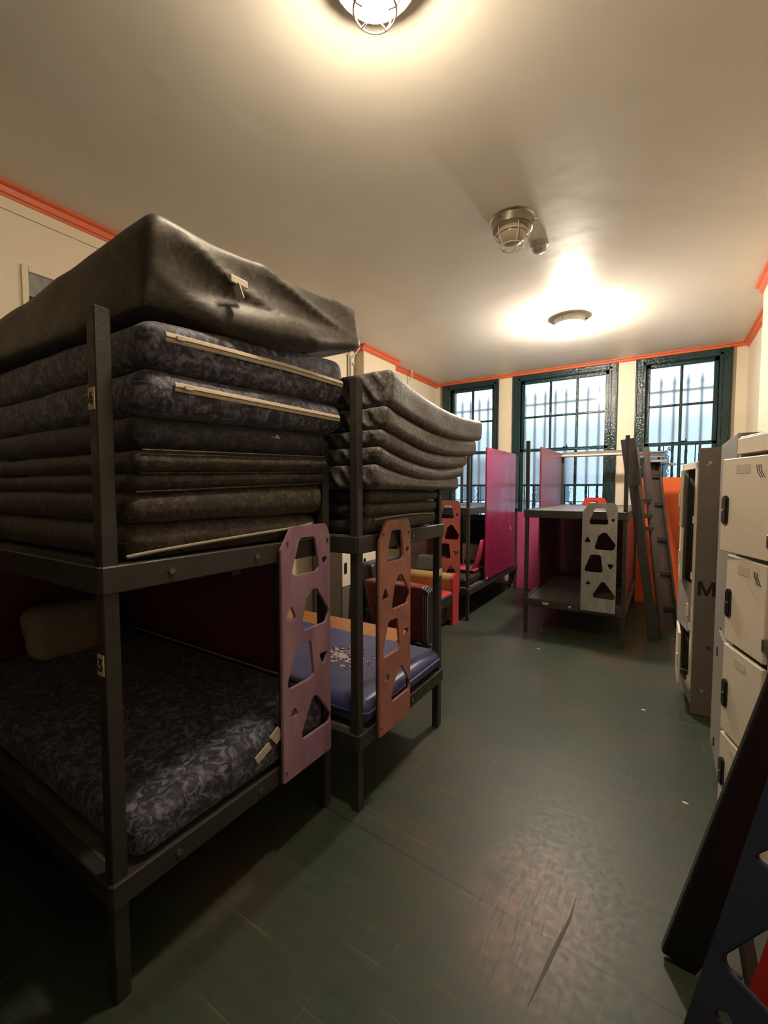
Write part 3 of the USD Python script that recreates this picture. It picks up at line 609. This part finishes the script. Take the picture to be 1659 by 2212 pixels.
# ------------------------------------------------------------ mattresses on bunk 2
def pleats(seed, ax_lo=.55):
    """diagonal pleats on the near side face close to the aisle corner"""
    def fn(X, N, t):
        m = np.clip((.06 - t[:, 1]) / .05, 0, 1) * np.clip((t[:, 0] - .62) / .12, 0, 1) * np.clip((1.0 - t[:, 0]) / .05, 0, 1) * np.clip((1 - np.abs(2 * t[:, 2] - 1)) / .35, 0, 1)
        ph = (X[:, 0] * 1.0 + X[:, 2] * .8) * 75 + seed * 1.7 + 2 * meshkit.fbm(X * 4, 2, seed)
        return .016 * (.4 - np.abs(np.sin(.5 * ph)) ** .6) * m
    return fn
G2 = 'mattresses piled on the second bunk'
lay2 = [  # lower group of three then the bulging upper group
    (1.303, 1.385, 1.303, 1.385, -1.185, 1.70, 2.47, brown, 'bottom mattress of the second bunk pile, pale piping along its front'),
    (1.385, 1.452, 1.385, 1.450, -1.175, 1.69, 2.47, brown, 'dark mattress second from the bottom of the second bunk pile'),
    (1.452, 1.520, 1.450, 1.512, -1.165, 1.69, 2.47, brown, 'dark mattress third from the bottom of the second bunk pile'),
    (1.520, 1.640, 1.512, 1.600, -1.085, 1.66, 2.60, brown2, 'lowest of the bulging mattresses overhanging the second bunk post'),
    (1.640, 1.720, 1.600, 1.668, -1.080, 1.67, 2.66, brown2, 'second of the bulging mattresses above the second bunk post'),
    (1.720, 1.800, 1.668, 1.745, -1.075, 1.68, 2.72, brown2, 'third of the bulging mattresses above the second bunk post'),
    (1.800, 1.905, 1.745, 1.850, -1.065, 1.70, 2.84, brown2, 'mattress directly under the top one on the second bunk'),
    (1.905, 2.075, 1.850, 1.985, -1.055, 1.72, 2.93, brown2, 'topmost mattress of the second bunk pile, sagging towards the window'),
]
for q, (a, b, c_, d, xa, yn, yf, mat, lab) in enumerate(lay2):
    z0 = {(0, 0): a - .02, (1, 0): a, (0, 1): c_, (1, 1): c_}; z1 = {(0, 0): b - .02, (1, 0): b, (0, 1): d, (1, 1): d}
    if q == 0: z0 = {k: a for k in z0}
    C = hexa(-3.12, xa, yn, yf, z0, z1)
    def cv(X, N, t, q=q):
        return 0 * X[:, 0]
    ex = pleats(q)
    def fn(X, N, t, q=q, ex=ex):
        return .007 * (meshkit.fbm(X * 5 + 9, 3, q) - .5) * 2 + (ex(X, N, t) if q >= 2 else 0)
    m = cushion(C, min(.028, (b - a) * .45), (150, 30, 8), fn, .03)
    if q >= 3:                                                # the far half of the pile dips in a shallow curve
        v = np.array(m.vertices); s = np.clip((v[:, 1] - yn) / (yf - yn), 0, 1); v[:, 2] -= .052 * np.sin(math.pi * s) * np.clip((v[:, 0] + 1.7) / .5, 0, 1) * (1 if q > 3 else np.clip((v[:, 2] - a) / (b - a), 0, 1))
        m = trimesh.Trimesh(v, m.faces, process=False)
    t = thing('mattress', lab, 'mattress', tri(C, .5, .5, 0), group=G2)
    obj('cover', m, mat, t, smooth=True)
    if q == 0:
        obj('piping', tube(face_line(C, .08, .94, 0, 22, .010, kfun=lambda s: .80 + .12 * math.sin(3 * s)), .005, 8), piping_m, t, smooth=True)
# lower deck of bunk 2: blue vinyl mattress with peeled patch
CB = hexa(-3.10, -1.160, 1.655, 2.50, .374, .505)
tb = mattress('mattress', 'shiny blue vinyl mattress with a flaked white patch on the second lower bunk', CB, blue_v, r=.05, n=(40, 24, 4), fn=lumps(.006, 3, 5), group=None)
obj('seam', tube([tri(CB, i, j, .55) for i, j in [(.45, -.004), (.9, -.004), (.985, .0), (1.003, .03), (1.004, .5), (1.003, .97)]], .006, 8), blue_v, tb, smooth=True)
fl = []
for q in range(190):
    a, rr = rng.rand() * 6.28, .24 * rng.rand() ** .85
    x, y = -1.60 + rr * math.cos(a) * 1.05, 2.06 + rr * math.sin(a) * .75
    w = (.003 + .024 * rng.rand() ** 2 * max(0, 1 - rr / .24)); st = .5 + rng.rand(); th = rng.rand() * 3.14
    P = [(w * (1 + .55 * rng.randn()) * math.cos(b) * st, w * (1 + .55 * rng.randn()) * math.sin(b) / st) for b in np.linspace(0, 6.28, 12)[:-1]]
    fl.append(affinity.translate(affinity.rotate(Polygon(P).buffer(0), math.degrees(th), origin=(0, 0)), x, y))
from shapely import union_all
fl = union_all(fl)
fl = [extr(g, .0022).apply_translation([0, 0, .5075]) for g in getattr(fl, 'geoms', [fl]) if g.area > 4e-6]
obj('peeled_patch', fl, flake, tb, label='bare white backing where the blue vinyl has flaked off', kind='stuff')

# ------------------------------------------------------------ bench beyond bunk 2
t = thing('bench', 'low orange-brown wooden bench between the blue mattress and the armchair', 'bench', (-2.35, 2.68, 0))
obj('seat_board', bx(-3.15, -1.56, 2.56, 2.84, .425, .452, .006), wood, t)
for x in (-3.05, -1.72):
    obj('leg', bx(x - .02, x + .02, 2.58, 2.82, 0, .426, .004), wood, t)

# ------------------------------------------------------------ armchair facing the aisle
t = thing('armchair', 'low vinyl armchair with maroon side, mustard far arm and red seat', 'armchair', (-2.3, 4.1, 0))
def arm(y0, y1, x0, x1, z0, z1):
    w = (y1 - y0) / 2; P = [(y0, z0), (y1, z0), (y1, z1 - w)] + [(y0 + w + w * math.cos(a), z1 - w + w * math.sin(a)) for a in np.linspace(0, math.pi, 12)[1:-1]] + [(y0, z1 - w)]
    return place(extr(Polygon(P), x1 - x0), (x0, 0, 0), (0, 1, 0), (0, 0, 1), (1, 0, 0))
na = cushion(np.array(hexa(-2.44, -1.86, 3.62, 3.78, .05, .60)), .045, (14, 5, 12), None, .0)
v = np.array(na.vertices); v[:, 0] -= .12 * np.clip((v[:, 2] - .05) / .55, 0, 1) * np.clip((-v[:, 0] - 2.0) / .44, 0, 1); na = trimesh.Trimesh(v, na.faces, process=False)
A = obj('near_arm', na, maroonv, t, smooth=True, label='maroon outer arm')
for k, x in enumerate((-1.86, -1.838, -1.818)):
    obj('arm_front', cushion(np.array(hexa(x - .018, x + .006, 3.615, 3.785, .05, .585 - .012 * k)), .011, (3, 6, 14)), darkv, t, smooth=True, label='layered black front edge')
    obj('arm_piping', tube([(x + .004, 3.612, .08), (x + .004, 3.612, .50), (x + .004, 3.63, .565 - .012 * k), (x + .004, 3.70, .59 - .012 * k), (x + .004, 3.78, .56 - .012 * k)], .004, 6), piping_m, A, smooth=True)
obj('far_arm', arm(4.47, 4.63, -2.72, -1.955, .05, .565), yellowv, t, smooth=40, label='mustard yellow arm')
obj('far_arm_front', arm(4.465, 4.635, -1.955, -1.925, .0, .57), redv, t, smooth=40, label='red end panel')
obj('seat', cushion(np.array(hexa(-2.60, -1.93, 3.785, 4.47, .25, .385)), .03, (12, 12, 4), None, .04), redv, t, smooth=True, label='red seat cushion')
obj('seat_front', bx(-1.955, -1.918, 3.79, 4.465, .24, .365, .012), darkv, t, label='black seat front')
obj('base', bx(-2.65, -1.99, 3.79, 4.47, .03, .25, .01), darkv, t)
bk = np.array(hexa(-2.74, -2.56, 3.93, 4.60, .05, .70)); bk[:, :, 1, 0] -= .09
obj('backrest', cushion(bk, .05, (5, 14, 12), None, .02), darkv, t, smooth=True, label='black backrest')
# ------------------------------------------------------------ lockers
def bevel_pl(w, h, d, b=.008): return bx(0, w, 0, d, 0, h, b)
def handle(o, eu, ev, n, h=.062, w=.0185):
    """black stadium lock plate with chrome keyhole; returns the two meshes"""
    st = Polygon([(w * math.cos(a), w * math.sin(a)) for a in np.linspace(0, 2 * math.pi, 24)[:-1]])
    P = affinity.translate(st, 0, h - w).union(affinity.translate(st, 0, -(h - w))).convex_hull
    m = place(extr(P, .008), o, eu, ev, n); m2 = place(extr(P.buffer(-.005), .012), o, eu, ev, n)
    k = place(extr(affinity.scale(st, .32, .32), .016), o, eu, ev, n)
    return [m, m2], k
# near cream four-door unit, turned slightly towards the aisle
ang = math.radians(16.0)
eu = np.array([math.sin(ang), -math.cos(ang), 0.]); en = np.array([-math.cos(ang), -math.sin(ang), 0.]); ez = np.array([0, 0, 1.])
O = np.array([.268, 2.435, 0.])
def LB(u0, u1, d0, d1, z0, z1, b=.004):     # d: depth behind the door face
    return place(bx(u0, u1, d0, d1, z0, z1, b), O, eu, -en, ez)
t = thing('locker', 'cream four-door locker with black locks, nearest and turned towards the aisle', 'locker', (.45, 2.25, 0), group='steel lockers')
W_, D_ = .385, .40
obj('carcass', [LB(0, .016, .012, D_, .0, 1.72), LB(W_ - .016, W_, .004, D_, .0, 1.72), LB(0, W_, D_ - .012, D_, 0, 1.72), LB(0, W_, .012, D_, 1.675, 1.745), LB(0, W_, .02, D_, .0, .07), LB(.016, W_ - .016, .04, D_, 1.245, 1.255), LB(.016, W_ - .016, .04, D_, .845, .855), LB(.016, W_ - .016, .04, D_, .445, .455)], lock_c, t)
obj('cap_strip', LB(0.02, W_, -.004, .03, 1.665, 1.735), lock_c, t)
obj('frame_stile', LB(.318, W_, -.003, .02, .0, 1.66), lock_c, t)
dz = [(1.250, 1.648), (.858, 1.232), (.452, .838), (.062, .436)]
for q, (z0, z1) in enumerate(dz):
    open_ = .045 if q == 0 else (.0 if q else 0)
    def DB(u0, u1, d0, d1, z0, z1, b=.003, tilt=open_):
        m = bx(u0 - .318, u1 - .318, d0, d1, z0, z1, b)
        m.apply_transform(trimesh.transformations.rotation_matrix(tilt * 2.2, [0, 0, 1]))
        m.apply_translation([.318, 0, 0]); return place(m, O, eu, -en, ez)
    dr = obj('door', DB(.004, .316, -.018, .0, z0, z1), lock_c, t)
    zc = (z0 + z1) / 2 - .02 if q < 3 else .27
    rot = trimesh.transformations.rotation_matrix(open_ * 2.2, [0, 0, 1])[:3, :3]
    loc2 = lambda u, d, z: O + np.array([*(((rot @ np.array([u - .318, d, 0])) + np.array([.318, 0, 0]))[0] * eu)[:2], 0]) + ((rot @ np.array([u - .318, d, 0])))[1] * (-en) + ez * z
    e1 = rot[0, 0] * eu + rot[1, 0] * (-en); n1 = np.cross(e1, ez); n1 = n1 if n1 @ en > 0 else -n1
    hp, kk = handle(loc2(.042, -.018, zc), e1, ez, n1)
    hh = obj('lock_plate', hp, black_pl, dr, label='black lock plate')
    obj('keyhole', kk, chrome, dr)
    obj('name_label', place(bx(-.045, .045, -.018, .018, 0, .001), loc2(.15, -.0185, z1 - .048), e1, ez, n1), paper, dr, label='blank paper label')
    for k in range(3):
        pts = [loc2(.235 + .012 * k + .028 * s * s, -.0195, z1 - .035 - .05 * s) for s in np.linspace(0, 1, 6)]
        if q < 2: obj('vent_scratch', tube(pts, .0012, 5), ink, dr)
    obj('hinge', LB(.312, .326, -.022, -.004, z0 + .05, z0 + .10, .002), bolt_m, t)
# grey unit B
t = thing('locker', 'tall pale grey locker between the cream lockers, dark grey side', 'locker', (.5, 2.9, 0), group='steel lockers')
obj('carcass', [bx(.302, .69, 2.565, 3.26, 0, 1.775, .003)], lock_d, t)
obj('front_panel', [bx(.292, .304, 2.95, 3.262, .0, 1.778, .002)], lock_l, t)
obj('door', bx(.286, .304, 2.562, 2.945, .78, 1.775, .003), lock_l, t)
d2 = obj('door', bx(.280, .300, 2.57, 2.92, .05, .765, .003), lock_l, t)
obj('hinge', bx(.274, .284, 2.915, 2.932, .62, .67), bolt_m, t); obj('hinge', bx(.274, .284, 2.915, 2.932, .12, .17), bolt_m, t)
obj('slot', bx(.284, .287, 2.985 - .12, 2.99 - .12, 1.32, 1.39), black_pl, t)
obj('gap_shade_strip', bx(.288, .292, 2.925, 2.946, .02, .77), shade_black, t)  # black strip in place of the shade between door and panel
# locker A with M on its side
t = thing('locker', 'cream locker with ajar doors and a black M on its dark grey side', 'locker', (.4, 3.8, 0), group='steel lockers')
aa = math.radians(9); eu2 = np.array([-math.sin(aa), math.cos(aa), 0]); en2 = np.array([-math.cos(aa), -math.sin(aa), 0]); O2 = np.array([.200, 3.575, 0.])
def AB(u0, u1, d0, d1, z0, z1, b=.003): return place(bx(u0, u1, d0, d1, z0, z1, b), O2, eu2, -en2, ez)
W2 = .42
sd = obj('side_panel', bx(.203, .68, 3.55, 3.572, 0, 1.787, .003), lock_d, t, label='dark grey side panel')
obj('letter', text_on('M', .088, (.268, 3.549, .862), (1, 0, 0), (0, 0, 1)), ink, sd, label='black letter M')
for (x, z, w, h) in ((.262, 1.69, .030, .018), (.250, 1.675, .016, .012), (.262, .17, .028, .020), (.245, .11, .006, .006), (.225, .10, .006, .005), (.252, 1.775, .006, .004), (.223, 1.41, .006, .005), (.236, .935, .006, .006)):
    obj('paint_chip', place(extr(Polygon([(w * .5 * math.cos(a) * (.7 + .3 * math.sin(3 * a + x * 50)), h * .6 * math.sin(a)) for a in np.linspace(0, 6.28, 9)[:-1]]), .0012), (x, 3.5502, z), (1, 0, 0), (0, 0, 1), (0, -1, 0)), chip if w > .01 else paper, sd)
obj('bolt_eye', trimesh.creation.torus(.009, .003, 12, 6).apply_transform(trimesh.transformations.rotation_matrix(math.pi / 2, [1, 0, 0])).apply_translation([.29, 3.546, .47]), bolt_m, sd)
obj('carcass', [AB(0, W2, .43, .445, .14, 1.70), AB(W2 - .012, W2, .02, .44, .14, 1.70), AB(0, W2, .0, .44, 1.66, 1.705), AB(0, W2, .02, .44, .14, .17), AB(0, W2, .03, .44, 0.0, .14)], lock_l, t)
obj('inside_shade_slab', AB(.014, W2 - .014, .30, .42, .18, 1.65), shade_black, t)  # black slab painting the shade behind the ajar doors
obj('front_frame', [AB(0, .05, -.004, .03, .14, 1.70), AB(W2 - .03, W2, -.004, .03, .14, 1.70), AB(0, W2, -.004, .03, 1.655, 1.70), AB(0, W2, -.004, .03, .14, .165)], lock_c, t)
for q, (z0, z1, tilt) in enumerate(((1.265, 1.645, .20), (.885, 1.255, .17), (.535, .875, .0), (.17, .525, .15))):
    m = bx(-.335, 0, -.016, 0, z0, z1, .003); m.apply_transform(trimesh.transformations.rotation_matrix(-tilt * -1 if False else tilt, [0, 0, 1])); m.apply_translation([W2 - .035, 0, 0])
    dr = obj('door', place(m, O2, eu2, -en2, ez), lock_c if q != 2 else lock_l, t)
    m = bx(-.338, -.318, -.026, -.012, (z0 + z1) / 2 - .06, (z0 + z1) / 2 + .03, .004); m.apply_transform(trimesh.transformations.rotation_matrix(tilt, [0, 0, 1])); m.apply_translation([W2 - .035, 0, 0])
    obj('latch_plate', place(m, O2, eu2, -en2, ez), lock_c, dr)
    obj('hinge', AB(.03, .048, -.012, -.002, z0 + .02, z0 + .07, .002), lock_c, t)
# locker at the far left behind the armchair
t = thing('locker', 'cream locker with a black lock standing against the bed-side wall', 'locker', (-3.05, 3.95, 0), group='steel lockers')
obj('carcass', bx(-3.28, -2.89, 3.69, 4.42, 0, 1.75, .003), lock_l, t)
for q in range(2):
    y0 = 3.695 + q * .362
    for (z0, z1) in ((.46, .86), (.87, 1.29), (1.30, 1.72)):
        dr = obj('door', bx(-2.89, -2.874, y0 + .004, y0 + .356, z0, z1, .003), lock_c, t)
        hp, kk = handle(np.array([-2.874, y0 + .055, (z0 + z1) / 2]), np.array([0, 1., 0]), ez, np.array([1., 0, 0]))
        obj('lock_plate', hp, black_pl, dr); obj('keyhole', kk, chrome, dr)
    obj('door', bx(-2.89, -2.876, y0 + .004, y0 + .356, .06, .45, .003), lock_d, t, label='dark grey panel where the lower part stands open')  # dark panel in place of the dark open lower part

# ------------------------------------------------------------ things on bunk 3
obj('mattress', cushion(np.array(hexa(-2.70, -1.90, 4.80, 5.75, .374, .47)), .035, (20, 24, 4), lumps(.006, 5, 21), .03), darkv, None, True, label='thin black mattress on the lower deck of the crimson-panelled bunk', category='mattress')
cc = np.array(hexa(-2.66, -2.30, 4.95, 5.10, .476, .66)); cc[:, :, 1, 1] += .05
obj('cushion', cushion(cc, .03, (10, 5, 8), lumps(.004, 6, 2), .03), greyw, None, True, label='dark grey cushion standing on the crimson-panelled lower bunk', category='cushion')
t = thing('chair', 'pink plastic shell chair upturned on the lower bunk beside the crimson panel', 'chair', (-2.05, 5.3, .474))
ss = np.array(hexa(-2.28, -1.93, 5.12, 5.50, .50, .518))
obj('seat_shell', cushion(ss, .008, (14, 14, 2), lambda X, N, t_: .006 * np.sin(3 * t_[:, 0]), 0), pinkpl, t, smooth=True)
bp = []
NB = 14
for i in range(NB):
    s = i / (NB - 1); a = s * 1.25
    bp.append((-1.93 - .02 + .10 * math.sin(a), .505 + .38 * s ** 1.15))
V = []; F_ = []
for i, (x, z) in enumerate(bp):
    hw = .19 - .05 * (i / (NB - 1)) ** 2
    for yy in (-1, -.5, 0, .5, 1):
        V.append((x - .012 * yy * yy, 5.31 + hw * yy, z))
V = np.array(V); nV = len(V); V = np.vstack([V, V + np.array([-.008, 0, .004])])
for i in range(NB - 1):
    for k in range(4):
        a = i * 5 + k; F_ += [[a, a + 1, a + 6], [a, a + 6, a + 5], [nV + a, nV + a + 6, nV + a + 1], [nV + a, nV + a + 5, nV + a + 6]]
for i in range(NB - 1):
    for k in (0, 4):
        a = i * 5 + k; F_ += [[a, a + 5, nV + a + 5], [a, nV + a + 5, nV + a]]
for i in (0, NB - 1):
    for k in range(4):
        a = i * 5 + k; F_ += [[a, a + 1, nV + a + 1], [a, nV + a + 1, nV + a]]
m = trimesh.Trimesh(V, np.array(F_), process=False); m.fix_normals()
obj('back_shell', m, pinkpl, t, smooth=True)
for x, y in ((-2.20, 5.18), (-2.03, 5.18), (-2.20, 5.44), (-2.03, 5.44)):
    obj('leg', rod((x, y, .505), (x + .01, y, .74), .011), chrome, t)
obj('leg_brace', [rod((-2.20, 5.18, .495), (-2.03, 5.44, .495), .009), rod((-2.20, 5.44, .495), (-2.03, 5.18, .495), .009)], chrome, t)
obj('seat_edge', bx(-2.0, -1.92, 5.15, 5.47, .474, .50, .008), darkv, t)

# ------------------------------------------------------------ boards under the windows
def board(name, label, x0, x1, y0, y1, h, mat, lean=.05, th=.018, cat='board'):
    m = bx(x0, x1, -th, 0, 0, h, .003); m.apply_transform(trimesh.transformations.rotation_matrix(-lean, [1, 0, 0])); m.apply_translation([0, y0, 0]); m.apply_translation([0, 0, -m.bounds[0][2]])
    obj(name, m, mat, None, False, label=label, category=cat)
board('panel_board', 'magenta board leaning under the wide window beside the crimson panel', -1.93, -1.22, 6.72, 0, 1.17, magenta, .08, cat='board')
board('panel_board', 'broad orange board leaning under the window nearest the lockers', -.29, .50, 6.765, 0, 1.67, orb, .05, cat='board')
# small shelf bracket shadow peg on the orange board
# red ladder board beyond the empty bunk
obj('ladder', ladder_mesh((-.935, 6.624, .34), (1, 0, 0), (0, 0, 1)), redp, b4, label='red ladder board at the window end')

# ------------------------------------------------------------ dismantled steel frames leaning beside the empty bunk
def lean_frame(label, p0, p1, width_dir, w, rungs, mat, side=.05, th=.022):
    p0, p1, wd = np.array(p0, float), np.array(p1, float), np.array(width_dir, float); wd /= np.linalg.norm(wd)
    t = thing('steel_ladder', label, 'ladder', tuple(p0), group='dismantled bed steelwork leaning beside the empty bunk')
    for s in (0, 1):
        obj('stile', bar(p0 + wd * w * s, p1 + wd * w * s, th, side, .003), mat, t)
    for q in rungs:
        c = p0 + (p1 - p0) * q; obj('rung', bar(c, c + wd * w, .03, .05, .003), mat, t)
    return t
lf = lean_frame('dark brown steel ladder with rungs and infill leaning against the orange board', (.03, 5.62, .012), (-.20, 6.30, 1.86), (.97, .25, 0), .16, (.1, .3, .5, .72, .9), plank, side=.07)
p0, p1 = np.array([.10, 5.66, .012]), np.array([-.12, 6.33, 1.84])
obj('infill_board', bar(p0 + np.array([.012, .01, 0]), p1 + np.array([.012, .01, 0]), .15, .012, .002), plank, lf, label='brown infill board')
obj('end_bracket', [bx(-.17, .05, 6.22, 6.40, 1.84, 1.87, .004), bx(.02, .13, 6.30, 6.34, 1.80, 1.83, .003)], alu, lf)
lean_frame('narrow dark steel ladder leaning on the corner post of the empty bunk', (-.05, 5.15, .012), (-.255, 5.62, 1.98), (.8, .45, 0), .11, (.55, .62, .7), plank, side=.06)
t = thing('side_rail', 'dark flat steel side rail with pale edge propped on the empty bunk corner', 'bed rail', (-.2, 5.0, 0), group='dismantled bed steelwork leaning beside the empty bunk')
obj('flat_bar', bar((-.02, 5.05, .012), (-.30, 5.05, 1.98), .012, .085, .002), steel, t)
obj('upper_plate', bar((-.235, 5.03, 1.55), (-.300, 5.03, 2.02), .014, .13, .002), steel, t)
t = thing('steel_channel', 'aluminium channel lying across the top of the leaning bed frames', 'channel', (-.12, 6.25, 1.9), group=None)
obj('web', bx(-.34, .02, 6.27, 6.285, 1.905, 1.965, .002), alu, t)
obj('flange', bx(-.34, .02, 6.20, 6.285, 1.96, 1.97, .002), alu, t); obj('flange', bx(-.34, .02, 6.20, 6.285, 1.90, 1.91, .002), alu, t)

# ------------------------------------------------------------ foreground: leaning steel bar with ladder boards
dv = np.array([.235, .0, .972]); dv /= np.linalg.norm(dv)
fw = np.array([.83, -.55, .0]); fw -= dv * (fw @ dv); fw /= np.linalg.norm(fw)
t = thing('leaning_bar', 'broad black steel bar leaning in the foreground beside the near locker', 'bar', (.1, 1.62, 0))
q0 = np.array([.095, 1.63, .006])
obj('side_bar', bar(q0, q0 + dv * 1.30, .04, .112, .006), pm('black_gloss_steel', (.008, .008, .009), (.011, .011, .012), 8, .4), t)
obj('peg', rod(q0 + dv * .06 + np.array([.04, 0, 0]), q0 + dv * .06 + np.array([.135, -.02, .0]), .016), steel, t)
obj('foot_bracket', bar(q0 + np.array([.055, -.02, .03]), q0 + np.array([.12, -.06, .0]), .05, .05, .004), lock_d, t)
obj('strap', bar(q0 + dv * .33 + np.array([.05, -.03, .0]), q0 + dv * .10 + np.array([.14, -.25, .0]), .03, .045, .003), plank, t)
ob = np.array([.058, 1.28, .02]); dl = np.array([.194, .0, .981]); fl_ = np.array([.83, -.55, .0]); fl_ -= dl * (fl_ @ dl); fl_ /= np.linalg.norm(fl_)
L1 = obj('ladder_board', ladder_mesh(ob, fl_, dl), bluep, None, label='slate blue ladder board leaning in the foreground, cut off by the picture edge', category='ladder')
n_ = np.cross(fl_, dl)
obj('ladder_board', ladder_mesh(ob - n_ * .09 + fl_ * .06, fl_, dl), redp, None, label='red ladder board seen through the cut-outs of the blue one', category='ladder')

# ------------------------------------------------------------ scraps on the floor
for (x, y, lab) in ((-.063, 3.433, 'white paper scrap on the floor in front of the lettered locker'), (-1.055, 4.809, 'white scrap on the floor under the empty bunk'), (-.947, 4.233, 'white crumb of paper on the floor in front of the empty bunk'), (.139, 2.504, 'pale scrap on the floor in front of the nearest cream locker')):
    a = rng.rand() * 3; m = extr(Polygon([(.013 * math.cos(q) * (1 + .3 * math.sin(2 * q + a)), .008 * math.sin(q)) for q in np.linspace(0, 6.28, 9)[:-1]]), .002); m.apply_translation([x, y, .0005])
    obj('paper_scrap', m, paper, None, False, label=lab, category='scrap')
